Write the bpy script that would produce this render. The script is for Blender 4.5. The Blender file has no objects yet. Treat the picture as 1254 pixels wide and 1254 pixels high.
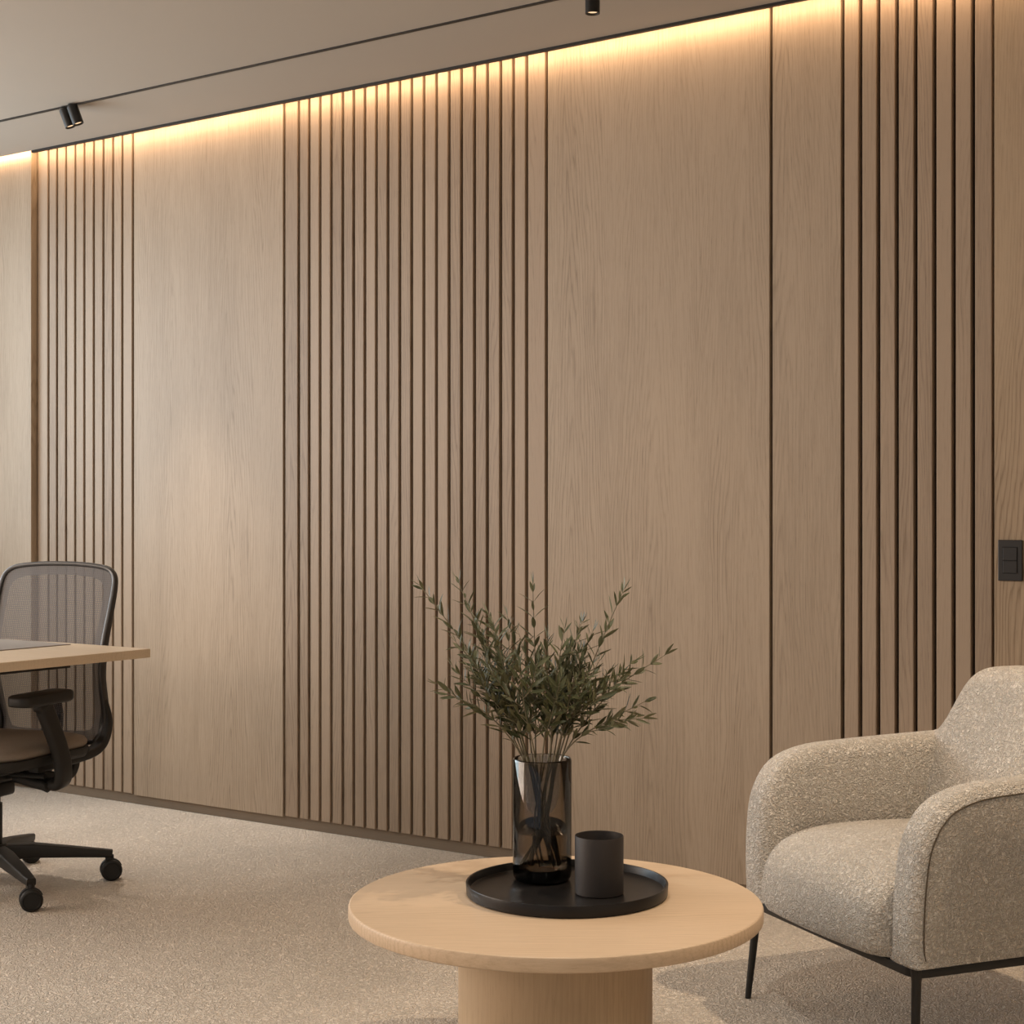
import bpy, bmesh, math, random
from mathutils import Vector, Matrix

C = bpy.context.scene.collection
S = bpy.context.scene
PI = math.pi
YAW = math.atan2(.5676, .8233)

# ------------------------------------------------------------------ camera
cam_d = bpy.data.cameras.new('camera')
cam_d.sensor_width = 36
cam_d.lens = 36 * 1940 / 1254
cam_d.clip_start = .05
cam = bpy.data.objects.new('camera', cam_d)
cam.location = (0, 0, 1.2)
cam.rotation_euler = (PI / 2, 0, YAW)
C.objects.link(cam)
S.camera = cam

# ------------------------------------------------------------------ world, exposure, daylight
S.view_settings.view_transform = 'Standard'
S.view_settings.look = 'None'
S.view_settings.gamma = 1
S.view_settings.exposure = 0.0
w = bpy.data.worlds.new('world')
S.world = w
w.use_nodes = True
w.node_tree.nodes['Background'].inputs[0].default_value = (.82, .9, 1, 1)
w.node_tree.nodes['Background'].inputs[1].default_value = .5


def area(name, loc, rot, sx, sy, power, col):
    d = bpy.data.lights.new(name, 'AREA')
    d.shape = 'RECTANGLE'
    d.size, d.size_y = sx, sy
    d.energy = power
    d.color = col
    o = bpy.data.objects.new(name, d)
    o.location = loc
    o.rotation_euler = rot
    C.objects.link(o)
    return o


# daylight just outside the glazing of the left wall
area('daylight_left', (-6.6, 2.6, 1.78), (0, -PI / 2, 0), 1.6, 2.5, 118, (.80, .92, 1))
area('daylight_front', (-6.6, -.5, 1.78), (0, -PI / 2, 0), 1.6, 3.6, 240, (1, .80, .64))
# added warm fill lights just under the ceiling, out of view, without fittings
for px_ in (-4.2, -1.6, .9):
    area('ceiling_fill', (px_, .2, 2.715), (0, 0, 0), 1.2, .4, 21, (1, .90, .76))
# warm LED strip lying behind the ceiling edge
cv = area('cove_strip', (-2.2, 4.425, 2.755), (0, 0, 0), 9.1, .02, 21, (1, .66, .385))
cv.rotation_euler = (math.radians(40), 0, 0)


def spot(name, loc, target, power, angle, blend=.6, col=(1, .76, .5), rad=.03):
    d = bpy.data.lights.new(name, 'SPOT')
    d.energy = power
    d.color = col
    d.spot_size = math.radians(angle)
    d.spot_blend = blend
    d.shadow_soft_size = rad
    o = bpy.data.objects.new(name, d)
    o.location = loc
    o.rotation_euler = (Vector(target) - Vector(loc)).to_track_quat('-Z', 'Y').to_euler()
    C.objects.link(o)
    return o


# ceiling downlights over the seating group (the fittings are above the picture)
spot('downlight_table', (-1.75, 2.5, 2.7), (-1.75, 2.75, 0), 52, 75, col=(1, .95, .86))
spot('downlight_chair', (-.6, 3.6, 2.7), (-.9, 3.2, 0), 155, 75, col=(1, .78, .55))


# ------------------------------------------------------------------ helpers
def P(X, Y):
    """camera-frame ground point -> room"""
    return (.8233 * X - .5676 * Y, .5676 * X + .8233 * Y)


def tag(o, label=None, cat=None, group=None, kind=None):
    if label: o['label'] = label
    if cat: o['category'] = cat
    if group: o['group'] = group
    if kind: o['kind'] = kind
    return o


def thing(name, label, cat, loc=(0, 0, 0), rotz=0, group=None):
    o = bpy.data.objects.new(name, None)
    o.empty_display_size = .1
    C.objects.link(o)
    o.location = loc
    o.rotation_euler = (0, 0, rotz)
    return tag(o, label, cat, group)


def obj(name, bm, mat, parent=None, smooth=False, angle=None):
    bmesh.ops.recalc_face_normals(bm, faces=bm.faces)
    me = bpy.data.meshes.new(name)
    bm.to_mesh(me)
    bm.free()
    me.materials.append(mat)
    if smooth:
        for p in me.polygons: p.use_smooth = True
        if angle: me.set_sharp_from_angle(angle=math.radians(angle))
    o = bpy.data.objects.new(name, me)
    C.objects.link(o)
    if parent: o.parent = parent
    return o


def box(bm, x0, x1, y0, y1, z0, z1, bev=0, seg=2, M=None):
    r = bmesh.ops.create_cube(bm, size=1)
    vs = r['verts']
    for v in vs:
        v.co = Vector(((x0 + x1) / 2 + v.co.x * (x1 - x0), (y0 + y1) / 2 + v.co.y * (y1 - y0), (z0 + z1) / 2 + v.co.z * (z1 - z0)))
    if bev:
        es = list({e for v in vs for e in v.link_edges})
        r = bmesh.ops.bevel(bm, geom=es, offset=bev, segments=seg, profile=.5, affect='EDGES')
        vs = list({v for f in r['faces'] for v in f.verts} | {v for v in vs if v.is_valid})
    if M is not None:
        for v in vs: v.co = M @ v.co
    return vs


def lathe(bm, prof, seg=48, M=None):
    """prof: (r, z) from bottom to top; r=0 closes with a point"""
    rings = []
    for r, z in prof:
        if r < 1e-6:
            rings.append([bm.verts.new((0, 0, z))])
        else:
            rings.append([bm.verts.new((r * math.cos(2 * PI * k / seg), r * math.sin(2 * PI * k / seg), z)) for k in range(seg)])
    for a, b in zip(rings, rings[1:]):
        for k in range(seg):
            k2 = (k + 1) % seg
            if len(a) == 1 and len(b) == 1: continue
            if len(a) == 1: bm.faces.new((a[0], b[k2], b[k]))
            elif len(b) == 1: bm.faces.new((a[k], a[k2], b[0]))
            else: bm.faces.new((a[k], a[k2], b[k2], b[k]))
    if M is not None:
        for rg in rings:
            for v in rg: v.co = M @ v.co


def sweep(bm, pts, sec, closed=False, up=None, cap=True):
    """sec: list of (a,b) section points, or function(i) -> list; a along side, b along up-ish"""
    pts = [Vector(p) for p in pts]
    n = len(pts)
    rings = []
    prev = Vector(up) if up else None
    for i, p in enumerate(pts):
        if closed: t = pts[(i + 1) % n] - pts[i - 1]
        elif i == 0: t = pts[1] - pts[0]
        elif i == n - 1: t = pts[-1] - pts[-2]
        else: t = (pts[i + 1] - p).normalized() + (p - pts[i - 1]).normalized()
        t.normalize()
        if prev is None: prev = Vector((0, 0, 1)) if abs(t.z) < .9 else Vector((1, 0, 0))
        ref = Vector(up) if up else prev
        b = (ref - t * ref.dot(t))
        if b.length < 1e-4: b = t.orthogonal()
        b.normalize()
        a = t.cross(b)
        prev = b
        sc = sec(i) if callable(sec) else sec
        rings.append([bm.verts.new(p + a * q[0] + b * q[1]) for q in sc])
    m = len(rings[0])
    for i in range(n if closed else n - 1):
        A, B = rings[i], rings[(i + 1) % n]
        for k in range(m):
            bm.faces.new((A[k], A[(k + 1) % m], B[(k + 1) % m], B[k]))
    if cap and not closed:
        bm.faces.new(rings[0][::-1])
        bm.faces.new(rings[-1])


def circ(r, n=10, r2=None):
    return [(r * math.cos(2 * PI * k / n), (r2 or r) * math.sin(2 * PI * k / n)) for k in range(n)]


def tube(bm, pts, r, n=8, **k):
    if isinstance(r, (list, tuple)):
        sweep(bm, pts, lambda i: circ(r[i], n), **k)
    else:
        sweep(bm, pts, circ(r, n), **k)


def rrect(a, b, r, n=4):
    out = []
    for sx, sy, a0 in ((1, 1, 0), (-1, 1, 90), (-1, -1, 180), (1, -1, 270)):
        for k in range(n + 1):
            th = math.radians(a0 + 90 * k / n)
            out.append((sx * (a - r) + r * math.cos(th), sy * (b - r) + r * math.sin(th)))
    return out


def catmull(ps, n=8, closed=False):
    ps = [Vector(p) for p in ps]
    out = []
    m = len(ps)
    for i in range(m if closed else m - 1):
        if closed: a, b, c, d = ps[i - 1], ps[i], ps[(i + 1) % m], ps[(i + 2) % m]
        else: a, b, c, d = ps[max(i - 1, 0)], ps[i], ps[i + 1], ps[min(i + 2, m - 1)]
        for k in range(n):
            t = k / n
            out.append(.5 * ((2 * b) + (c - a) * t + (2 * a - 5 * b + 4 * c - d) * t * t + (3 * b - a - 3 * c + d) * t ** 3))
    if not closed: out.append(ps[-1])
    return out


def pillow_extrude(bm, outline, t, r, f3, seg=6, ks=lambda p, q: 1):
    """outline: closed list of 2D points (ccw); extruded by t with edges rounded by r; f3(p, q, s)->3D, s in [-t/2, t/2]"""
    n = len(outline)
    o = [Vector((p[0], p[1])) for p in outline]
    nr = []
    for i in range(n):
        d = (o[(i + 1) % n] - o[i]).normalized() + (o[i] - o[i - 1]).normalized()
        d.normalize()
        nr.append(Vector((d.y, -d.x)))
    layers = []
    for k in range(seg + 1):
        th = PI / 2 * k / seg
        layers.append((r * (1 - math.sin(th)), -(t / 2 - r * (1 - math.cos(th)))))
    layers += [(i, -s) for i, s in reversed(layers)]
    rings = []
    for ins, s in layers:
        rings.append([bm.verts.new(f3(o[i].x - nr[i].x * ins * ks(*o[i]), o[i].y - nr[i].y * ins * ks(*o[i]), s)) for i in range(n)])
    for A, B in zip(rings, rings[1:]):
        for k in range(n):
            bm.faces.new((A[k], A[(k + 1) % n], B[(k + 1) % n], B[k]))
    caps = [bm.faces.new(rings[0][::-1]), bm.faces.new(rings[-1])]
    bmesh.ops.triangulate(bm, faces=caps, quad_method='BEAUTY', ngon_method='BEAUTY')


# ------------------------------------------------------------------ materials
def new_mat(name):
    m = bpy.data.materials.new(name)
    m.use_nodes = True
    nt = m.node_tree
    b = nt.nodes['Principled BSDF']
    return m, nt, b


class G:
    """tiny node-graph helper"""
    def __init__(s, nt): s.nt = nt

    def n(s, typ, **kw):
        x = s.nt.nodes.new(typ)
        for k, v in kw.items(): setattr(x, k, v)
        return x

    def link(s, a, b): s.nt.links.new(a, b)

    def m(s, op, a, b=None, c=None, clamp=False):
        x = s.n('ShaderNodeMath', operation=op, use_clamp=clamp)
        for i, v in enumerate((a, b, c)):
            if v is None: continue
            if isinstance(v, (int, float)): x.inputs[i].default_value = v
            else: s.link(v, x.inputs[i])
        return x.outputs[0]

    def noise(s, vec, scale, detail=2, rough=.5, dist=0, out=0):
        x = s.n('ShaderNodeTexNoise')
        x.inputs['Scale'].default_value = scale
        x.inputs['Detail'].default_value = detail
        x.inputs['Roughness'].default_value = rough
        x.inputs['Distortion'].default_value = dist
        if vec is not None: s.link(vec, x.inputs['Vector'])
        return x.outputs[out]

    def comb(s, x, y, z):
        c = s.n('ShaderNodeCombineXYZ')
        for i, v in enumerate((x, y, z)):
            if isinstance(v, (int, float)): c.inputs[i].default_value = v
            else: s.link(v, c.inputs[i])
        return c.outputs[0]

    def mix(s, fac, a, b, typ='MIX'):
        x = s.n('ShaderNodeMix', data_type='RGBA', blend_type=typ)
        for sock, v in ((x.inputs[0], fac), (x.inputs[6], a), (x.inputs[7], b)):
            if isinstance(v, (int, float)): sock.default_value = v
            elif isinstance(v, tuple): sock.default_value = (*v, 1)
            else: s.link(v, sock)
        return x.outputs[2]

    def ramp(s, fac, stops):
        x = s.n('ShaderNodeValToRGB')
        e = x.color_ramp.elements
        while len(e) < len(stops): e.new(.5)
        for i, (p, c) in enumerate(stops):
            e[i].position = p
            e[i].color = (c, c, c, 1) if isinstance(c, (int, float)) else (*c, 1)
        s.link(fac, x.inputs[0])
        return x.outputs[0]


def oak(name, light, dark, along='z', leaf=.16, rough=.5, ring=.55, tint=0.0, spec=.3):
    m, nt, b = new_mat(name)
    g = G(nt)
    tc = g.n('ShaderNodeTexCoord')
    sep = g.n('ShaderNodeSeparateXYZ')
    g.link(tc.outputs['Object'], sep.inputs[0])
    x, y, z = sep.outputs
    if along == 'x': x, y, z = y, z, x
    at = g.n('ShaderNodeAttribute', attribute_name='tint')
    t = at.outputs['Fac']
    x = g.m('ADD', x, g.m('MULTIPLY', t, 7.31))
    z = g.m('ADD', z, g.m('MULTIPLY', t, 3.7))
    low = g.noise(g.comb(g.m('MULTIPLY', x, 5), y, g.m('MULTIPLY', z, .9)), 1, 2)
    mid = g.noise(g.comb(g.m('MULTIPLY', x, 34), g.m('MULTIPLY', y, 34), g.m('MULTIPLY', z, 2.2)), 1, 3)
    xd = g.m('ADD', x, g.m('MULTIPLY', g.m('SUBTRACT', low, .5), .12))
    pp = g.m('PINGPONG', xd, leaf)
    f = g.m('SQRT', g.m('ADD', g.m('MULTIPLY', pp, pp), .00012))
    f = g.m('MULTIPLY', f, 95)
    f = g.m('ADD', f, g.m('MULTIPLY', z, 4.2))
    f = g.m('ADD', f, g.m('MULTIPLY', mid, 2.6))
    fr = g.m('FRACT', f)
    line = g.ramp(fr, [(0, 1), (.12, .35), (.4, 0), (.75, .2), (1, 1)])
    patch = g.ramp(g.noise(g.comb(g.m('MULTIPLY', x, 8), y, g.m('MULTIPLY', z, .7)), 1, 1), [(.35, .25), (.65, 1)])
    fine = g.noise(g.comb(g.m('MULTIPLY', x, 260), g.m('MULTIPLY', y, 260), g.m('MULTIPLY', z, 7)), 1, 3, .65)
    pore = g.ramp(g.noise(g.comb(g.m('MULTIPLY', x, 620), g.m('MULTIPLY', y, 620), g.m('MULTIPLY', z, 22)), 1, 1), [(.62, 0), (.72, 1)])
    fac = g.m('MULTIPLY', g.m('MULTIPLY', line, patch), ring)
    fac = g.m('ADD', fac, g.m('MULTIPLY', g.m('SUBTRACT', fine, .42), .95))
    fac = g.m('ADD', fac, g.m('MULTIPLY', pore, .30))
    fac = g.m('ADD', fac, g.m('MULTIPLY', g.m('SUBTRACT', low, .5), .7))
    fac = g.m('ADD', fac, g.m('MULTIPLY', g.m('SUBTRACT', t, .5), tint), clamp=True)
    col = g.mix(fac, light, dark)
    g.link(col, b.inputs['Base Color'])
    b.inputs['Roughness'].default_value = rough
    b.inputs['Specular IOR Level'].default_value = spec
    bp = g.n('ShaderNodeBump')
    bp.inputs['Strength'].default_value = .12
    bp.inputs['Distance'].default_value = .001
    g.link(fine, bp.inputs['Height'])
    g.link(bp.outputs[0], b.inputs['Normal'])
    return m


def plain(name, col, rough=.5, metal=0, spec=.5, nscale=0, namp=0, bump=0):
    m, nt, b = new_mat(name)
    g = G(nt)
    b.inputs['Roughness'].default_value = rough
    b.inputs['Metallic'].default_value = metal
    b.inputs['Specular IOR Level'].default_value = spec
    tc = g.n('ShaderNodeTexCoord')
    nz = g.noise(tc.outputs['Object'], nscale or 40, 3)
    k = namp or .06
    c2 = tuple(max(0, q * (1 - k)) for q in col)
    c1 = tuple(min(1, q * (1 + k)) for q in col)
    g.link(g.mix(nz, c1, c2), b.inputs['Base Color'])
    if bump:
        bp = g.n('ShaderNodeBump')
        bp.inputs['Strength'].default_value = .5
        bp.inputs['Distance'].default_value = bump
        g.link(nz, bp.inputs['Height'])
        g.link(bp.outputs[0], b.inputs['Normal'])
    return m


def curly(name, c1, c2, scale, dist, amp, big=None, rough=.95):
    """looped, worm-like pile: boucle cloth and carpet"""
    m, nt, b = new_mat(name)
    g = G(nt)
    tc = g.n('ShaderNodeTexCoord')
    v = tc.outputs['Object']
    n1 = g.noise(v, scale, 1, .5, .9)
    worm = g.m('SUBTRACT', 1, g.m('MULTIPLY', g.m('ABSOLUTE', g.m('SUBTRACT', n1, .5)), 7), clamp=True)
    n2 = g.noise(v, scale * 2.7, 2, .6)
    h = g.m('ADD', worm, g.m('MULTIPLY', n2, .8))
    cf = g.m('ADD', g.m('MULTIPLY', worm, .55), g.m('MULTIPLY', g.noise(v, scale * .9, 3), .5), clamp=True)
    col = g.mix(cf, c2, c1)
    if big:
        bn = g.ramp(g.noise(v, big, 3, .6, .4), [(.32, .88), (.68, 1.06)])
        col = g.mix(1.0, col, bn, 'MULTIPLY')
    g.link(col, b.inputs['Base Color'])
    b.inputs['Roughness'].default_value = rough
    b.inputs['Specular IOR Level'].default_value = .1
    b.inputs['Sheen Weight'].default_value = .15
    bp = g.n('ShaderNodeBump')
    bp.inputs['Strength'].default_value = .9
    bp.inputs['Distance'].default_value = amp
    g.link(h, bp.inputs['Height'])
    g.link(bp.outputs[0], b.inputs['Normal'])
    return m


def emit(name, col, s):
    m, nt, b = new_mat(name)
    b.inputs['Base Color'].default_value = (*col, 1)
    b.inputs['Emission Color'].default_value = (*col, 1)
    b.inputs['Emission Strength'].default_value = s
    return m


M_wall = oak('oak_veneer', (.37, .285, .205), (.18, .128, .082), ring=.55, tint=.0)
M_slat = oak('oak_slat', (.345, .258, .184), (.175, .120, .078), ring=.45, tint=.45)
M_door = oak('oak_veneer_warm', (.385, .285, .19), (.19, .127, .075), ring=.8)
M_table = oak('oak_table', (.585, .44, .305), (.40, .285, .182), along='x', leaf=.2, rough=.42, ring=.5, spec=.35)
M_ped = oak('oak_pedestal', (.47, .345, .22), (.28, .195, .115), rough=.5, ring=.2)
M_desk = oak('oak_desk', (.67, .53, .38), (.48, .35, .23), along='x', leaf=.2, rough=.4, ring=.25)
M_backing = plain('groove_black', (.035, .024, .015), .8, spec=.1)
M_plinth = oak('oak_plinth', (.20, .15, .105), (.13, .097, .067), along='x', ring=.1)
M_ceil = plain('painted_ceiling', (.47, .415, .355), .9, spec=.1, nscale=3, namp=.015)
M_plaster = plain('painted_wall', (.6, .56, .5), .9, spec=.1, nscale=3, namp=.02)
M_trim = plain('black_metal_trim', (.02, .017, .014), .5, metal=.3)
M_black = plain('black_powder_coat', (.012, .011, .010), .42, spec=.4)
M_plastic = plain('black_nylon', (.014, .0125, .011), .5, spec=.4, nscale=300)
M_rim = plain('charcoal_nylon_rim', (.028, .026, .026), .33, spec=.5)
M_wheel = plain('black_caster_rubber', (.012, .011, .010), .55, spec=.35)
M_carpet = curly('loop_carpet', (.95, .85, .73), (.62, .525, .43), 82, .9, .010, big=1.3)
M_boucle = curly('boucle_cloth', (.97, .91, .83), (.50, .425, .345), 112, .9, .010)
M_seam = plain('boucle_seam', (.10, .078, .055), .9, spec=.1)
M_seat = plain('taupe_seat_cloth', (.23, .19, .155), .9, spec=.1, nscale=500, namp=.25, bump=.001)
M_tray = plain('black_lacquer', (.013, .0115, .011), .32, spec=.25)
M_cup = plain('matte_black_ceramic', (.024, .019, .017), .55, spec=.3, nscale=120, namp=.12)
M_mat = plain('grey_leather', (.30, .265, .235), .5, spec=.3, nscale=400, namp=.05)
M_stem = plain('olive_stem', (.17, .14, .085), .7, nscale=200, namp=.2)
M_switch = plain('black_switch', (.017, .014, .0125), .45, spec=.4)
M_gap = plain('switch_recess', (.004, .004, .004), .8)
M_lens = emit('warm_lens', (1, .72, .45), .9)

# leaf: dark olive above, paler silver green underneath
M_leaf, nt, b = new_mat('olive_leaf')
g = G(nt)
geo = g.n('ShaderNodeNewGeometry')
tc = g.n('ShaderNodeTexCoord')
nz = g.noise(tc.outputs['Object'], 24, 2)
top = g.mix(nz, (.095, .098, .040), (.038, .043, .018))
col = g.mix(geo.outputs['Backfacing'], top, (.16, .16, .088))
g.link(col, b.inputs['Base Color'])
b.inputs['Roughness'].default_value = .5
b.inputs['Specular IOR Level'].default_value = .35
b.inputs['Subsurface Weight'].default_value = 0

# smoked glass, water
M_glass, nt, b = new_mat('smoked_glass')
b.inputs['Base Color'].default_value = (.93, .92, .90, 1)
b.inputs['Transmission Weight'].default_value = 1
b.inputs['Roughness'].default_value = .01
b.inputs['IOR'].default_value = 1.45
va = nt.nodes.new('ShaderNodeVolumeAbsorption')
va.inputs['Color'].default_value = (.34, .295, .245, 1)
va.inputs['Density'].default_value = 330
nt.links.new(va.outputs[0], nt.nodes['Material Output'].inputs['Volume'])
M_water, nt, b = new_mat('water')
b.inputs['Base Color'].default_value = (.8, .76, .7, 1)
b.inputs['Transmission Weight'].default_value = 1
b.inputs['Roughness'].default_value = 0
b.inputs['IOR'].default_value = 1.33

# window pane: thin clear glass
M_pane, nt, b = new_mat('clear_pane')
g = G(nt)
tr = g.n('ShaderNodeBsdfTransparent')
gl = g.n('ShaderNodeBsdfGlossy')
gl.inputs['Roughness'].default_value = .02
mx = g.n('ShaderNodeMixShader')
mx.inputs[0].default_value = .06
g.link(tr.outputs[0], mx.inputs[1])
g.link(gl.outputs[0], mx.inputs[2])
g.link(mx.outputs[0], nt.nodes['Material Output'].inputs[0])


# open weave of the chair back
def weave(name, cover):
    m, nt, b = new_mat(name)
    g = G(nt)
    tc = g.n('ShaderNodeTexCoord')
    sep = g.n('ShaderNodeSeparateXYZ')
    g.link(tc.outputs['Object'], sep.inputs[0])
    wob = g.noise(tc.outputs['Object'], 30, 2)
    row = g.m('SINE', g.m('ADD', g.m('MULTIPLY', sep.outputs[2], 2 * PI / .0062), g.m('MULTIPLY', wob, 9)))
    cl = g.m('SINE', g.m('ADD', g.m('MULTIPLY', sep.outputs[1], 2 * PI / .0078), g.m('MULTIPLY', row, .8)))
    v = g.m('ADD', g.m('MULTIPLY', g.m('ADD', row, cl), .13), cover, clamp=True)
    b.inputs['Base Color'].default_value = (.085, .074, .072, 1)
    b.inputs['Roughness'].default_value = .6
    tr = g.n('ShaderNodeBsdfTransparent')
    mx = g.n('ShaderNodeMixShader')
    g.link(v, mx.inputs[0])
    g.link(tr.outputs[0], mx.inputs[1])
    g.link(b.outputs[0], mx.inputs[2])
    g.link(mx.outputs[0], nt.nodes['Material Output'].inputs[0])
    return m


M_mesh = weave('open_mesh', .70)
M_band = weave('dense_mesh_band', .96)

# ------------------------------------------------------------------ room shell
U0, U1, N0, N1 = -6.4, 2.4, -2.6, 4.52
FRONT, BACK, PL = 4.475, 4.50, 4.486
H, TOP = 2.73, 3.0
EDGE = 4.367


def struct(name, bm, mat, parent=None, **k):
    o = obj(name, bm, mat, parent, **k)
    if not parent: o['kind'] = 'structure'
    return o


bm = bmesh.new(); box(bm, U0 - .15, U1 + .15, N0 - .15, N1 + .1, -.12, 0); struct('floor', bm, M_carpet)
bm = bmesh.new()
box(bm, U0, U1, N0, EDGE, H, H + .05)
box(bm, U0, U1, EDGE - .25, N1 + .1, TOP, TOP + .05)
box(bm, U0, U1, EDGE - .25, EDGE - .2, H + .05, TOP)
struct('ceiling', bm, M_ceil)


def tinted(bm, spans, y0, y1, z0, z1, bev, seed):
    """one box per span with a random tint value on its faces"""
    rnd = random.Random(seed)
    lay = bm.faces.layers.float.new('tint')
    for a, b_ in spans:
        n0 = set(bm.faces)
        box(bm, a, b_, y0, y1, z0, z1, bev, 1)
        t = rnd.random()
        for f in bm.faces:
            if f not in n0: f[lay] = t


bm = bmesh.new(); box(bm, U0, U1, BACK, N1 + .1, 0, TOP)
wall = struct('wall_back', bm, M_backing)
GAP = .012
Z0 = .038
panels = [(U0, -5.5815, 4.4446, M_wall, 'pale oak wall panel left of the left-hand slats'),
          (-4.971, -4.1457, FRONT, M_wall, 'smooth oak wall panel between the left and middle slats'),
          (-2.9383, -2.1203, FRONT, M_wall, 'wide smooth oak wall panel right of the middle slats'),
          (-2.110, -1.8866, FRONT, M_wall, 'narrow oak wall panel beside the right-hand slats'),
          (-1.4185, U1, 4.458, M_door, 'warm oak wall panel that carries the black switch')]
for i, (a, b_, f, m, lb) in enumerate(panels):
    bm = bmesh.new()
    tinted(bm, [(a, b_)], f, BACK + .001, Z0, TOP - .01, .0012, 11 + i)
    o = struct('wall_panel', bm, m, wall)
    o['label'] = lb
cen = [-4.14 + 0] + [-4.0654 + .0545 * k for k in range(20)] + [-2.9443]
cen = [-4.14, -4.0654, -4.0127, -3.9582, -3.9029, -3.8471, -3.7942, -3.7407, -3.6863, -3.632, -3.5771, -3.5229, -3.4674, -3.411, -3.3553, -3.3009, -3.2443, -3.1894, -3.133, -3.0801, -3.025, -2.9443]
left = [-5.5056, -5.4498, -5.3914, -5.333, -5.2754, -5.2161, -5.1569, -5.098, -5.0413, -4.978]
right = [-1.8811, -1.8248, -1.7686, -1.7118, -1.6551, -1.5984, -1.5414, -1.4854]
hg = GAP / 2
spL = [(-5.5755, left[0] - hg)] + [(a + hg, b_ - hg) for a, b_ in zip(left, left[1:])]
spC = [(a + hg, b_ - hg) for a, b_ in zip(cen, cen[1:])]
spR = [(a + hg, b_ - hg) for a, b_ in zip(right, right[1:])] + [(right[-1] + hg, -1.4312)]
for sp, sd, lb in ((spL, 1, 'left-hand group of vertical oak slats'), (spC, 2, 'middle group of vertical oak slats'), (spR, 3, 'right-hand group of vertical oak slats')):
    bm = bmesh.new()
    tinted(bm, sp, FRONT, BACK + .001, Z0 + .004, TOP - .01, .0018, sd)
    o = struct('slat_panel', bm, M_slat, wall)
    o['label'] = lb
bm = bmesh.new(); box(bm, U0, U1, PL, BACK + .001, 0, Z0 + .01); struct('baseboard_back', bm, M_plinth)
bm = bmesh.new(); box(bm, -5.479, U1, EDGE - .004, EDGE + .010, H - .009, H + .06); struct('trim_1', bm, M_trim)

# left wall, right wall and the wall behind the camera, with their glazing
bm = bmesh.new()
box(bm, U0 - .15, U0, N0, N1 + .1, 0, .95); box(bm, U0 - .15, U0, N0, N1 + .1, 2.6, TOP)
box(bm, U0 - .15, U0, N0, -2.4, .95, 2.6); box(bm, U0 - .15, U0, 3.9, N1 + .1, .95, 2.6)
struct('wall_left', bm, M_plaster)
bm = bmesh.new(); box(bm, U1, U1 + .15, N0, N1 + .1, 0, TOP); struct('wall_right', bm, M_plaster)
bm = bmesh.new()
box(bm, U0 - .15, U1 + .15, N0 - .15, N0, 0, .3); box(bm, U0 - .15, U1 + .15, N0 - .15, N0, 2.6, TOP)
box(bm, U0 - .15, -5.5, N0 - .15, N0, .3, 2.6); box(bm, 1.2, U1 + .15, N0 - .15, N0, .3, 2.6)
struct('wall_front', bm, M_plaster)


def glazing(name, axis, pos, a0, a1, z0, z1, n):
    fr = bmesh.new()

    def bar(a, b_, c, d):
        if axis == 'x': box(fr, pos - .03, pos + .03, a, b_, c, d)
        else: box(fr, a, b_, pos - .03, pos + .03, c, d)
    bar(a0, a1, z0, z0 + .05); bar(a0, a1, z1 - .05, z1)
    for k in range(n + 1):
        x = a0 + (a1 - a0 - .05) * k / n
        bar(x, x + .05, z0 + .05, z1 - .05)
    o = struct(name, fr, M_black)
    for k in range(n):
        x0 = a0 + (a1 - a0 - .05) * k / n + .05
        x1 = a0 + (a1 - a0 - .05) * (k + 1) / n
        p = bmesh.new()
        if axis == 'x': box(p, pos - .004, pos + .004, x0, x1, z0 + .05, z1 - .05)
        else: box(p, x0, x1, pos - .004, pos + .004, z0 + .05, z1 - .05)
        obj('pane', p, M_pane, o)


glazing('window_1', 'x', U0 - .08, -2.4, 3.9, .95, 2.6, 4)
glazing('fill_window', 'y', N0 - .08, -5.5, 1.2, .3, 2.6, 5)  # unseen window, added to let in fill from behind the camera

# ------------------------------------------------------------------ ceiling track and spotlights
bm = bmesh.new(); box(bm, -6.35, 2.2, 3.956, 3.969, H - .004, H)
tag(obj('light_track', bm, M_trim), 'thin black lighting track running along the ceiling', 'light track')


def spotlight(loc, tilt_axis, tilt, label, group, r=.0215, L=.068):
    t = thing('track_spotlight', label, 'spotlight', loc, 0, group)
    R = Matrix.Rotation(math.radians(tilt), 4, tilt_axis)
    bm = bmesh.new(); lathe(bm, [(0, 0), (.013, 0), (.013, -.012), (0, -.012)], 24)
    obj('mount', bm, M_black, t, True, 40)
    bm = bmesh.new()
    lathe(bm, [(0, -.006), (r - .002, -.006), (r, -.008), (r, -L), (r - .003, -L), (r - .0045, -L + .012), (0, -L + .012)], 32, R)
    obj('housing', bm, M_black, t, True, 40)
    bm = bmesh.new()
    lathe(bm, [(0, -L + .009), (r * .5, -L + .0085), (r - .0052, -L + .0065), (r - .0052, -L + .0105), (0, -L + .0105)], 32, R)
    obj('lens', bm, M_lens, t, True, 40)
    return t


g_sp = 'black spotlights on the ceiling track'
spotlight((-4.785, 3.961, H - .004), Vector((.55, -.83, 0)), 20, 'tilted black spotlight partly behind its twin, upper left of ceiling track', g_sp, .0205, .078)
spotlight((-4.725, 3.947, H - .004), Vector((.55, -.83, 0)), 20, 'tilted black spotlight in front of its twin, upper left of ceiling track', g_sp, .0205, .078)
spotlight((-2.44, 3.955, H - .004), Vector((0, 1, 0)), 0, 'upright black spotlight with lit lens above the wide oak panel', g_sp, .0215, .066)
spot('track_lamp_pair', (-4.74, 3.95, 2.63), (-4.45, 4.1, 0), 165, 50, 1, (1, .88, .76))
spot('track_lamp_single', (-2.44, 3.955, 2.655), (-2.44, 3.955, 0), 14, 60)

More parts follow.
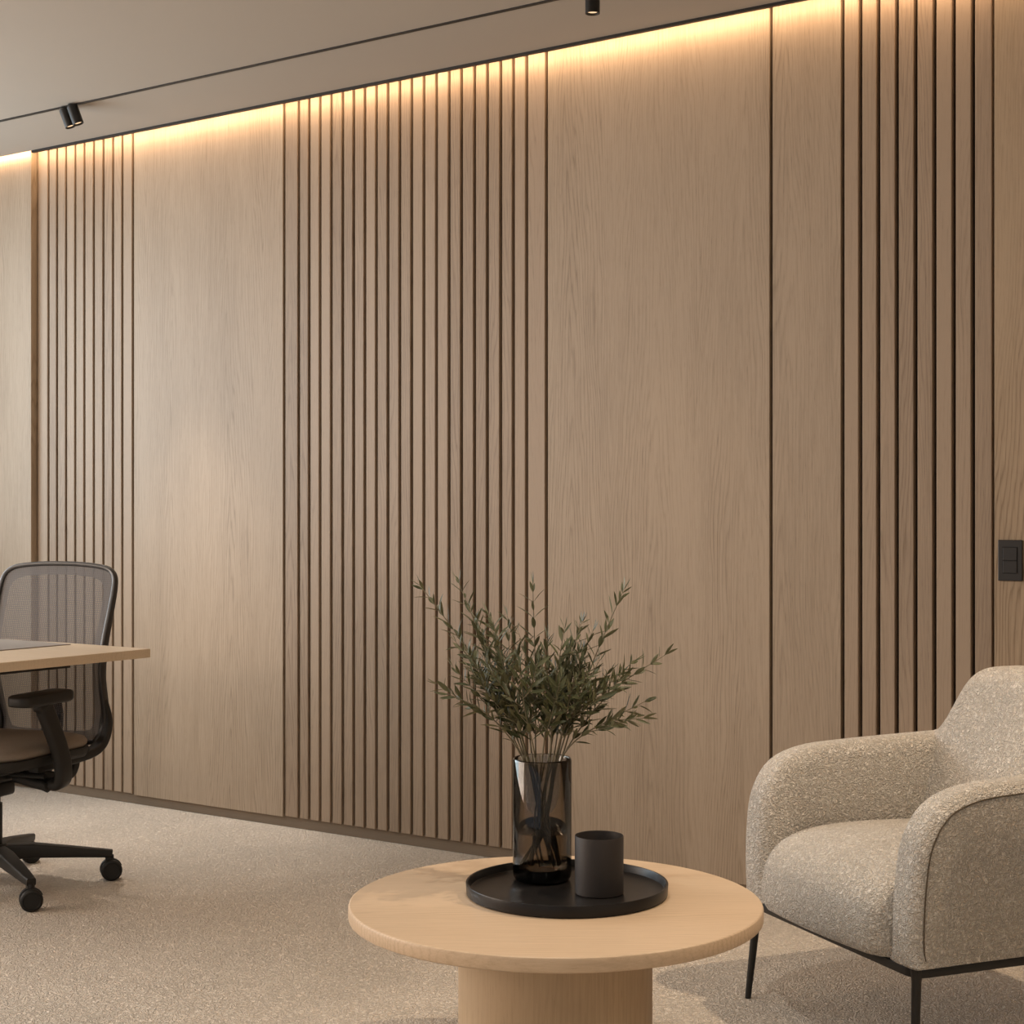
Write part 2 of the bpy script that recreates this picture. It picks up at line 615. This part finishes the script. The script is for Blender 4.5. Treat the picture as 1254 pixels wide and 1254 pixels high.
# ------------------------------------------------------------------ light switch
sx, sz = -1.376, 1.164
sx, sz = -1.3717, 1.064
t = thing('light_switch', 'black double rocker light switch on the oak panel at right', 'light switch', (sx, 4.458, sz))
bm = bmesh.new(); box(bm, -.034, .034, -.008, 0, -.0575, .0575, .002); obj('face_plate', bm, M_switch, t)
bm = bmesh.new(); box(bm, -.0215, .0215, -.0086, -.007, -.0375, .0385); obj('recess', bm, M_gap, t)
for z0, z1 in ((.0005, .0365), (-.0355, -.0012)):
    bm = bmesh.new(); box(bm, -.0195, .0195, -.0105, -.0075, z0, z1, .001); obj('rocker', bm, M_switch, t)

# ------------------------------------------------------------------ desk
DX, DY, DZ = -3.808, 3.497, .765
t = thing('desk', 'light oak topped desk corner in front of the mesh chair', 'desk', (DX, DY, 0))
bm = bmesh.new(); box(bm, -1.9, 0, -.8, 0, DZ - .028, DZ, .0015); obj('desktop', bm, M_desk, t)
bm = bmesh.new()
box(bm, -1.75, -.10, -.72, -.68, DZ - .044, DZ - .028)
box(bm, -1.75, -.10, -.31, -.27, DZ - .044, DZ - .028)
box(bm, -.10, -.06, -.76, -.27, DZ - .042, DZ - .028)
obj('underframe', bm, M_black, t)
for x in (-1.75, -.80):
    for y in (-.7, -.17):
        bm = bmesh.new(); box(bm, x, x + .05, y, y + .05, 0, DZ - .044); obj('leg', bm, M_black, t)
bm = bmesh.new(); box(bm, -5.0, -4.135, 2.98, 3.452, DZ, DZ + .003, .001)
tag(obj('desk_mat', bm, M_mat), 'flat grey desk mat lying on the oak desktop', 'desk mat')

# ------------------------------------------------------------------ office chair
cx, cy = P(-1.655, 5.065)
F = P(-.36, -.933)
rz = math.atan2(F[1], F[0])
t = thing('office_chair', 'black mesh-back swivel chair tucked behind the oak desk', 'office chair', (cx, cy, 0), rz)


def loc2(X, Y):
    p = P(X, Y)
    d = Vector((p[0] - cx, p[1] - cy, 0))
    return Matrix.Rotation(-rz, 3, 'Z') @ d


# star base: five arms, casters
cB = loc2(-1.310, 5.17)
a0 = math.atan2(cB.y, cB.x)
bm = bmesh.new(); lathe(bm, [(0, .075), (.04, .075), (.046, .085), (.046, .125), (.036, .14), (0, .14)], 32)
hub = obj('hub', bm, M_plastic, t, True, 40)
bm = bmesh.new(); lathe(bm, [(0, .13), (.025, .13), (.025, .27), (.019, .27), (.019, .36), (0, .36)], 24)
obj('gas_column', bm, M_plastic, t, True, 40)
R = .362
for k in range(5):
    a = a0 + 2 * PI * k / 5
    d = Vector((math.cos(a), math.sin(a), 0))
    s = Vector((-d.y, d.x, 0))
    bm = bmesh.new()
    pts = [d * q + Vector((0, 0, z)) for q, z in ((.03, .112), (.12, .112), (.24, .100), (.33, .090), (.366, .086))]
    wd = [(.026, .024), (.025, .022), (.021, .017), (.017, .0135), (.014, .012)]
    sweep(bm, pts, lambda i: rrect(wd[i][0], wd[i][1], .006, 3), up=(0, 0, 1))
    box(bm, -.011, .011, -.011, .011, .054, .082, .002, 2, Matrix.Translation(d * .355) @ Matrix.Rotation(a, 4, 'Z'))
    obj('base_arm', bm, M_plastic, t, True, 35)
    # caster: twin wheels under a hood
    axw = P(.42, -.9)
    ca = math.atan2(axw[1], axw[0]) - rz - PI / 2 + random.Random(k + 3).uniform(-.15, .15)
    Mx = Matrix.Translation(d * R) @ Matrix.Rotation(ca, 4, 'Z')
    bm = bmesh.new()
    yl = Matrix.Rotation(ca, 3, 'Z') @ Vector((0, 1, 0))
    arc = [(.0335 * math.cos(th), 0, .034 + .0335 * math.sin(th)) for th in [math.radians(q) for q in range(20, 161, 14)]]
    sweep(bm, [Mx @ Vector(p) for p in arc], rrect(.003, .0055, .001, 2), up=yl)
    tube(bm, [Mx @ Vector((0, 0, .05)), Mx @ Vector((0, 0, .082))], .009, 12)
    ct = obj('caster', bm, M_plastic, t, True, 35)
    for sd in (-1, 1):
        bm = bmesh.new()
        Mw = Mx @ Matrix.Translation((0, sd * .0165, .034)) @ Matrix.Rotation(-sd * PI / 2, 4, 'X')
        lathe(bm, [(0, -.0105), (.030, -.0105), (.034, -.006), (.034, .005), (.031, .0095), (.026, .011), (.024, .0085), (0, .0085)], 36, Mw)
        obj('wheel', bm, M_wheel, ct, True, 40)

# mechanism under the seat
bm = bmesh.new()
box(bm, -.13, .13, -.075, .075, .345, .40, .012, 3)
box(bm, -.05, .19, -.11, .11, .375, .41, .01, 3)
box(bm, -.02, .07, -.07, .07, .30, .35, .012, 3)
tube(bm, [(.03, -.2, .372), (.03, .22, .372)], .009, 10)
obj('tilt_mechanism', bm, M_plastic, t, True, 35)
bm = bmesh.new()
sweep(bm, catmull([(-.08, 0, .36), (-.17, 0, .335), (-.245, 0, .35), (-.285, 0, .42), (-.295, 0, .52)], 6), rrect(.040, .012, .009, 3), up=(1, 0, 0))
obj('back_support', bm, M_plastic, t, True, 35)
bm = bmesh.new()
sweep(bm, catmull([(-.08, .09, .365), (-.15, .115, .338), (-.215, .125, .335), (-.245, .125, .36), (-.25, .125, .405)], 6), rrect(.016, .012, .007, 3), up=(0, 1, 0))
obj('tilt_bracket', bm, M_plastic, t, True, 40)

# seat
def rr2(a, b_, r, n=8, bow=0):
    return [Vector((p[0], p[1])) for p in rrect(a, b_, r, n)]


def slab(bm, outl, levels):
    """stack of scaled outlines: (inset, z)"""
    rings = []
    for ins, z, dome in levels:
        rings.append([bm.verts.new((p.x * (1 - ins / .23), p.y * (1 - ins / .23), z)) for p in outl])
    n = len(outl)
    for A, B in zip(rings, rings[1:]):
        for k in range(n): bm.faces.new((A[k], A[(k + 1) % n], B[(k + 1) % n], B[k]))
    bm.faces.new(rings[0][::-1]); bm.faces.new(rings[-1])


SO = [Vector((p.x + .0, p.y)) for p in rr2(.24, .235, .1)]
bm = bmesh.new()
slab(bm, SO, [(.03, .402, 0), (.006, .408, 0), (0, .42, 0), (.0, .437, 0), (.004, .44, 0)])
obj('seat_pan', bm, M_plastic, t, True, 40)
bm = bmesh.new()
slab(bm, SO, [(.012, .438, 0), (.004, .447, 0), (.003, .457, 0), (.010, .468, 0), (.026, .475, 0), (.06, .479, 0), (.12, .481, 0), (.19, .4815, 0)])
obj('seat_cushion', bm, M_seat, t, True)

# back frame: side profile x(z) and half width y(z)
def bx(z):
    ks = [(.40, -.235), (.435, -.275), (.49, -.297), (.56, -.283), (.66, -.258), (.76, -.267), (.88, -.300), (1.03, -.345)]
    for (z0, x0), (z1, x1) in zip(ks, ks[1:]):
        if z <= z1:
            q = (z - z0) / (z1 - z0)
            return x0 + (x1 - x0) * q
    return ks[-1][1]


def sx_(z):  # smoothed
    return sum(bx(z + d) for d in (-.03, -.015, 0, .015, .03)) / 5


right_pts = [(.435, .165), (.452, .196), (.50, .214), (.60, .220), (.72, .225), (.84, .230), (.94, .231), (.985, .222), (1.008, .195), (1.018, .15), (1.024, .07)]
loop2 = right_pts + [(1.025, 0)] + [(z, -y) for z, y in reversed(right_pts)] + [(.432, 0)]
OFF = 0.0
ring = catmull([(sx_(z), y + OFF, z) for z, y in loop2], 5, True)
ring = [Vector((sx_(p.z), p.y, p.z)) for p in ring]
bm = bmesh.new()
def fsec(i):
    z = ring[i].z
    k = 1.0 if z < .75 else max(.62, 1 - (z - .75) * 1.6)
    return rrect(.0078, .0155 * k, .005, 3)
sweep(bm, ring, fsec, closed=True, up=(1, 0, 0))
bf = obj('back_frame', bm, M_rim, t, True, 50)

# side rails running forward from the back frame under the seat
for sd in (-1, 1):
    bm = bmesh.new()
    pts = catmull([(sx_(.58), sd * .219, .58), (sx_(.52) - .002, sd * .217, .52), (sx_(.46) - .004, sd * .213, .462), (-.262, sd * .208, .425), (-.20, sd * .205, .408), (-.08, sd * .2, .402), (.05, sd * .19, .40)], 6)
    n_ = len(pts)
    sweep(bm, pts, lambda i: rrect(.009 + .006 * min(1, i / 8), .009 + .010 * min(1, i / 8), .006, 3), up=(0, 1, 0))
    obj('side_rail', bm, M_plastic, t, True, 50)


def back_sheet(scale_in, scale_out, nz=30):
    bm = bmesh.new()
    cz = .73
    prev = None
    for ss in (scale_in if isinstance(scale_in, list) else [scale_in, scale_out]):
        rg = []
        for p in ring:
            y, z = OFF + (p.y - OFF) * ss[0], cz + (p.z - cz) * ss[1]
            rg.append(bm.verts.new((sx_(z) + .004, y, z)))
        if prev:
            for k in range(len(rg)):
                bm.faces.new((prev[k], prev[(k + 1) % len(rg)], rg[(k + 1) % len(rg)], rg[k]))
        prev = rg
    return bm, prev


bm, _ = back_sheet([(1, 1), (.92, .94), (.84, .875)], None)
obj('mesh_border', bm, M_band, t, True)
bm, last = back_sheet([(.84, .875), (.70, .74), (.5, .54), (.3, .33), (.1, .12)], None)
bm.faces.new(last)
obj('mesh_panel', bm, M_mesh, t, True)
bm = bmesh.new()
sweep(bm, [(sx_(z) - .014, 0, z) for z in (.44, .48, .52, .56, .585)], lambda i: rrect(.034, .008, .005, 2), up=(1, 0, 0))
obj('spine', bm, M_plastic, t, True, 40)

# armrests
for sd in (-1, 1):
    bm = bmesh.new()
    o2 = [Vector((p[0], p[1])) for p in rrect(.125, .042, .03, 6)]
    nn = len(o2)
    lv = [(.88, .608), (.97, .611), (1, .618), (1, .635), (.97, .641), (.88, .644)]
    rgs = [[bm.verts.new((.095 + p.x * s_, sd * .255 + p.y * s_, z)) for p in o2] for s_, z in lv]
    for A, B in zip(rgs, rgs[1:]):
        for k in range(nn): bm.faces.new((A[k], A[(k + 1) % nn], B[(k + 1) % nn], B[k]))
    bm.faces.new(rgs[0][::-1]); bm.faces.new(rgs[-1])
    ap = obj('armrest', bm, M_plastic, t, True, 50)
    bm = bmesh.new()
    sweep(bm, catmull([(.085, sd * .255, .612), (.078, sd * .257, .585), (.058, sd * .262, .54), (.015, sd * .268, .44), (0, sd * .265, .375), (-.005, sd * .25, .347), (-.005, sd * .2, .342), (-.005, sd * .09, .36)], 5),
          lambda i: rrect(*((.048, .020) if i == 0 else (.040, .019) if i < 4 else (.031, .017)), .012, 3), up=(0, sd, 0.001))
    obj('post', bm, M_plastic, ap, True, 50)

# ------------------------------------------------------------------ coffee table
tx, ty = P(.089, 3.267)
t = thing('coffee_table', 'round oak coffee table with drum base carrying the black tray', 'coffee table', (tx, ty, 0), YAW)
TR = .425
bm = bmesh.new()
lathe(bm, [(0, .370), (TR - .006, .370), (TR - .001, .373), (TR, .376), (TR, .395), (TR - .0015, .3985), (TR - .004, .4), (0, .4)], 128)
obj('tabletop', bm, M_table, t, True, 30)
bm = bmesh.new()
lathe(bm, [(0, 0), (.197, 0), (.2, .003), (.2, .370), (0, .370)], 96)
obj('pedestal', bm, M_ped, t, True, 30)

# tray
px, py = P(.115, 3.322)
bm = bmesh.new()
lathe(bm, [(0, .4005), (.207, .4005), (.2105, .403), (.212, .4245), (.2112, .426), (.2075, .426), (.2068, .4245), (.2035, .411), (.197, .4085), (0, .4085)], 96)
tr_o = obj('serving_tray', bm, M_tray, None, True, 35)
tr_o.location = (px, py, 0)
tag(tr_o, 'round black tray with raised rim on the oak coffee table', 'tray')

# vase
vx, vy = P(.065, 3.41)
VZ = .4088
bm = bmesh.new()
ro, ri, VH = .0635, .0595, .262
lathe(bm, [(0, 0), (.050, 0), (.058, .003), (.0625, .010), (ro, .02), (ro, VH - .003), (ro - .0015, VH - .0005), (ro - .002, VH), (ri + .001, VH - .0005), (ri, VH - .003),
           (ri, .034), (.056, .026), (.048, .022), (0, .021)], 72)
vo = obj('glass_vase', bm, M_glass, None, True, 60)
vo.location = (vx, vy, VZ)
tag(vo, 'tall smoked glass cylinder vase holding olive branches on the black tray', 'vase')
bm = bmesh.new()
lathe(bm, [(0, .0225), (.047, .0235), (.055, .0275), (.0588, .036), (.0588, .105), (.0575, .1042), (0, .104)], 64)
wo = obj('vase_water', bm, M_water, None, True, 60)
wo.location = (vx, vy, VZ)
tag(wo, 'dark water filling the lower third of the smoked glass vase', 'water', None, 'stuff')

# cup
ux, uy = P(.181, 3.29)
bm = bmesh.new()
lathe(bm, [(0, 0), (.0485, 0), (.0505, .002), (.0508, .1185), (.0500, .12), (.0488, .1195), (.0484, .118), (.048, .006), (0, .005)], 64)
uo = obj('cup', bm, M_cup, None, True, 35)
uo.location = (ux, uy, VZ)
tag(uo, 'matte black cylindrical cup standing on the tray beside the vase', 'cup')

# ------------------------------------------------------------------ olive branches
def leaf(bm, base, d, nrm, L, W, curl):
    d = d.normalized()
    s = d.cross(nrm)
    if s.length < 1e-3: s = d.orthogonal()
    s.normalize()
    nn = s.cross(d)
    st = [(0, .08), (.12, .45), (.3, .9), (.5, 1), (.7, .8), (.87, .42), (1, .02)]
    rows = []
    for q, wv in st:
        c = base + d * (L * q) + nn * (curl * L * q * q)
        hw = W * wv / 2
        rows.append((bm.verts.new(c + s * hw + nn * hw * .35), bm.verts.new(c), bm.verts.new(c - s * hw + nn * hw * .35)))
    for A, B in zip(rows, rows[1:]):
        bm.faces.new((A[0], A[1], B[1], B[0]))
        bm.faces.new((A[1], A[2], B[2], B[1]))


def leafy(bs, bl, pts, r0, r1, rnd, start, step, Lm):
    n = len(pts)
    tube(bs, pts, [r0 + (r1 - r0) * i / (n - 1) for i in range(n)], 6)
    acc = 0
    tot = sum((pts[i + 1] - pts[i]).length for i in range(n - 1))
    nxt = start
    ang = rnd.uniform(0, 6.28)
    for i in range(n - 1):
        seg = pts[i + 1] - pts[i]
        while nxt <= acc + seg.length:
            p = pts[i] + seg * ((nxt - acc) / seg.length)
            tdir = seg.normalized()
            a1 = tdir.orthogonal().normalized()
            b1 = tdir.cross(a1)
            fr = nxt / tot
            for q in range(2):
                if rnd.random() < .10: continue
                th = ang + q * PI + rnd.uniform(-.35, .35)
                out = a1 * math.cos(th) + b1 * math.sin(th)
                lean = rnd.uniform(.75, 1.35)
                d = tdir * 1.0 + out * lean + Vector((0, 0, rnd.uniform(-.05, .25)))
                L = Lm * rnd.uniform(.72, 1.15) * (1 - .35 * max(0, fr - .75) / .25)
                leaf(bl, p + out * .001, d, out.cross(tdir).cross(d) + Vector((rnd.uniform(-.5, .5),) * 3), L, L * rnd.uniform(.18, .26), rnd.uniform(-.16, .12))
            ang += 1.57 + rnd.uniform(-.3, .3)
            nxt += step * rnd.uniform(.8, 1.2)
        acc += seg.length
    # terminal leaves
    tdir = (pts[-1] - pts[-2]).normalized()
    for q in range(2):
        d = tdir + Vector((rnd.uniform(-.4, .4), rnd.uniform(-.4, .4), rnd.uniform(-.3, .3)))
        leaf(bl, pts[-1], d, tdir.orthogonal(), Lm * .7, Lm * .16, 0)


# tips: sideways offset, depth offset and height above the tray, in metres
TIPS = [(-.262, .02, .630, 'long olive branch reaching to the upper left of the bunch', 3),
        (-.182, .07, .636, 'tall olive branch rising left of the bunch centre', 3),
        (-.200, -.05, .405, 'low olive branch leaning far out to the left', 3),
        (-.020, .03, .632, 'straight tall olive branch rising from the middle of the bunch', 3),
        (.176, .02, .622, 'tall olive branch leaning to the upper right', 2),
        (.262, -.02, .485, 'longest olive branch stretching out to the right', 2),
        (.212, -.06, .355, 'low olive branch leaning out to the right', 2),
        (-.115, -.06, .575, None, 3), (-.075, .10, .560, None, 3), (.045, -.08, .545, None, 3), (.085, .08, .545, None, 3),
        (-.150, .00, .480, None, 3), (.120, -.02, .470, None, 3), (.01, .0, .520, None, 3), (-.05, -.1, .47, None, 3), (.06, .12, .45, None, 3),
        (-.09, -.02, .40, None, 3), (.09, -.06, .40, None, 3), (.0, -.06, .43, None, 3), (-.14, .06, .55, None, 3), (.11, .04, .53, None, 3)]
ux_ = Vector((.8233, .5676, 0))     # sideways as seen from the camera side of the table
uy_ = Vector((-.5676, .8233, 0))
for bi, (sxx, dpp, hz, lb, nt_) in enumerate(TIPS):
    rnd = random.Random(40 + bi * 7)
    dirv = ux_ * sxx + uy_ * dpp
    tip = dirv + Vector((0, 0, hz))
    flat = dirv.length
    dn = dirv.normalized() if flat > .01 else Vector((1, 0, 0))
    bot = -dn * rnd.uniform(.02, .035) + Vector((rnd.uniform(-.01, .01), rnd.uniform(-.01, .01), .034))
    mid = Vector((rnd.uniform(-.012, .012), rnd.uniform(-.012, .012), .13))
    rim = dn * min(.046, .02 + flat * .14) + Vector((0, 0, .268))
    q1 = rim.lerp(tip, .45) + Vector((0, 0, .028)) * (flat / .2) + Vector((rnd.uniform(-.008, .008), rnd.uniform(-.008, .008), 0))
    pts = catmull([bot, mid, rim, q1, tip], 9)
    ib = 18
    t = thing('olive_branch', lb or 'leafy olive branch in the dense middle of the bunch', 'branch', (vx, vy, VZ), 0, 'olive branches in the smoked glass vase')
    bs, bl = bmesh.new(), bmesh.new()
    low = 0
    tube(bs, pts[:ib + 1], [.0019] * (ib + 1), 6)
    leafy(bs, bl, pts[ib:], .0018, .0008, rnd, .04, .0185, .046)
    up = pts[ib:]
    for k in range(nt_):
        f = rnd.uniform(.2, .62)
        i0 = int(f * (len(up) - 1))
        p0 = up[i0]
        td = (up[i0 + 1] - p0).normalized()
        o_ = Vector((rnd.uniform(-1, 1), rnd.uniform(-1, 1), rnd.uniform(-.2, .4))).normalized()
        L = rnd.uniform(.06, .11) if lb else rnd.uniform(.08, .14)
        tw = catmull([p0, p0 + (td * .6 + o_ * .55) * L * .5, p0 + (td * 1.0 + o_ * .65) * L], 6)
        leafy(bs, bl, tw, .0012, .0006, rnd, .015, .017, .040)
    obj('stem', bs, M_stem, t, True)
    me = obj('foliage', bl, M_leaf, t, True)

# ------------------------------------------------------------------ armchair
# local: +x forward, +y the arm nearer the camera
fl = Vector((.562, 3.92)); Lf = Vector((.377, -.927)); Fw = Vector((-.927, -.377))
cc = fl + Lf * .35 - Fw * .36
ax, ay = P(cc.x, cc.y)
Fp = P(Fw.x, Fw.y)
t = thing('armchair', 'cream boucle armchair on thin black legs beside the coffee table', 'armchair', (ax, ay, 0), math.atan2(Fp[1], Fp[0]))
ZB = .248


def arm_outline():
    key = [(-.33, ZB), (.345, ZB), (.355, .30), (.352, .42), (.335, .515), (.285, .585), (.20, .617), (.08, .626), (-.08, .631), (-.22, .634), (-.33, .634)]
    out = [Vector((key[0][0], key[0][1], 0)), ]
    c = catmull([(p[0], p[1], 0) for p in key[1:]], 5)
    return [(p.x, p.y) for p in [Vector((-.33, ZB, 0)), Vector((-.15, ZB, 0)), Vector((.05, ZB, 0)), Vector((.2, ZB, 0))] + c[:-1]] + [(-.33, .634), (-.33, .5), (-.33, .37)]


ol = arm_outline()
for sd in (-1, 1):
    bm = bmesh.new()
    # arms lean out a little towards the top
    pillow_extrude(bm, ol, .10, .036, lambda p, q, s, sd=sd: (p, sd * (.30 + s * 1.0 + .012 * (q - ZB) / .38), q), 7, lambda p, q: min(1, .12 + max(0, q - ZB) / .05))
    ar = obj('armrest', bm, M_boucle, t, True)
    bm = bmesh.new()
    n = len(ol)
    o2 = [Vector(p) for p in ol]
    sp = []
    for i in range(6, n - 3):
        d = ((o2[i + 1] - o2[i]).normalized() + (o2[i] - o2[i - 1]).normalized()).normalized()
        nv = Vector((d.y, -d.x))
        q = o2[i] - nv * .024
        sp.append((q.x, sd * (.30 + .0492 + .012 * (q.y - ZB) / .38), q.y))
    tube(bm, sp, .0016, 6)
    obj('seam', bm, M_seam, ar, True)

# backrest: shoulder curve in front view, leaning back
half = [(.0, .818), (.09, .817), (.16, .812), (.205, .797), (.235, .765), (.258, .72), (.280, .675), (.305, .645), (.335, .632), (.343, .60), (.345, .45), (.345, ZB)]
hv = catmull([(y, z, 0) for y, z in half], 5)
ol2 = [(p.x, p.y) for p in hv] + [(-p.x, p.y) for p in reversed(hv[1:])]
ol2 = ol2[::-1]
bm = bmesh.new()
def back_f(y, z, s):
    lean = -.105 - (z - .40) * .28
    return (lean - .075 + s, y, z)
pillow_extrude(bm, ol2, .15, .05, back_f, 7)
obj('backrest', bm, M_boucle, t, True)

# seat cushion: crowned, with a full rounded front
bm = bmesh.new()
NX, NY = 26, 20
prof = [(-.16, .425), (-.08, .43), (.02, .435), (.12, .437), (.20, .434), (.27, .423), (.325, .400), (.358, .365), (.372, .325), (.374, .285), (.366, .258), (.34, ZB), (.2, ZB), (0, ZB), (-.16, ZB)]
pc = catmull([(x, 0, z) for x, z in prof], 4)
W2 = .252
rows = []
for j in range(NY + 1):
    v = -1 + 2 * j / NY
    y = W2 * v
    e = abs(v)
    edge = (1 - (max(0, (e - .86)) / .14) ** 2 * .14)
    crown = .020 * (1 - v * v)
    row = []
    for p in pc:
        zz = p.z + (crown * (p.z - ZB) / .19 if p.z > ZB + .01 else 0)
        xx = p.x + (.018 * (1 - v * v) if p.x > .1 else 0)
        if p.z > ZB + .01: zz = ZB + (zz - ZB) * edge
        if p.x > .25: xx = .25 + (xx - .25) * (1 - (max(0, e - .8) / .2) ** 2 * .25)
        row.append(bm.verts.new((xx, y, zz)))
    rows.append(row)
m = len(pc)
for A, B in zip(rows, rows[1:]):
    for k in range(m): bm.faces.new((A[k], A[(k + 1) % m], B[(k + 1) % m], B[k]))
bm.faces.new(rows[0][::-1]); bm.faces.new(rows[-1])
obj('seat_cushion', bm, M_boucle, t, True, 60)

# metal frame and legs
bm = bmesh.new()
fx0, fx1, fy = -.32, .335, .328
c = rrect((fx1 - fx0) / 2, fy, .03, 4)
sweep(bm, [((fx0 + fx1) / 2 + p[0], p[1], ZB - .011) for p in c], rrect(.007, .010, .002, 2), closed=True, up=(0, 0, 1))
obj('base_frame', bm, M_black, t, True, 40)
for lx, ly, ox, oy in ((.325, .318, .012, .008), (.325, -.318, .02, -.016), (-.31, .318, -.02, .012), (-.31, -.318, -.02, -.012)):
    bm = bmesh.new()
    pts = [(lx, ly, ZB - .004), (lx + ox * .1, ly + oy * .1, ZB - .03), (lx + ox * .5, ly + oy * .5, .12), (lx + ox, ly + oy, 0)]
    rr = [.014, .0105, .0095, .0075]
    tube(bm, pts, rr, 16)
    obj('leg', bm, M_black, t, True, 50)
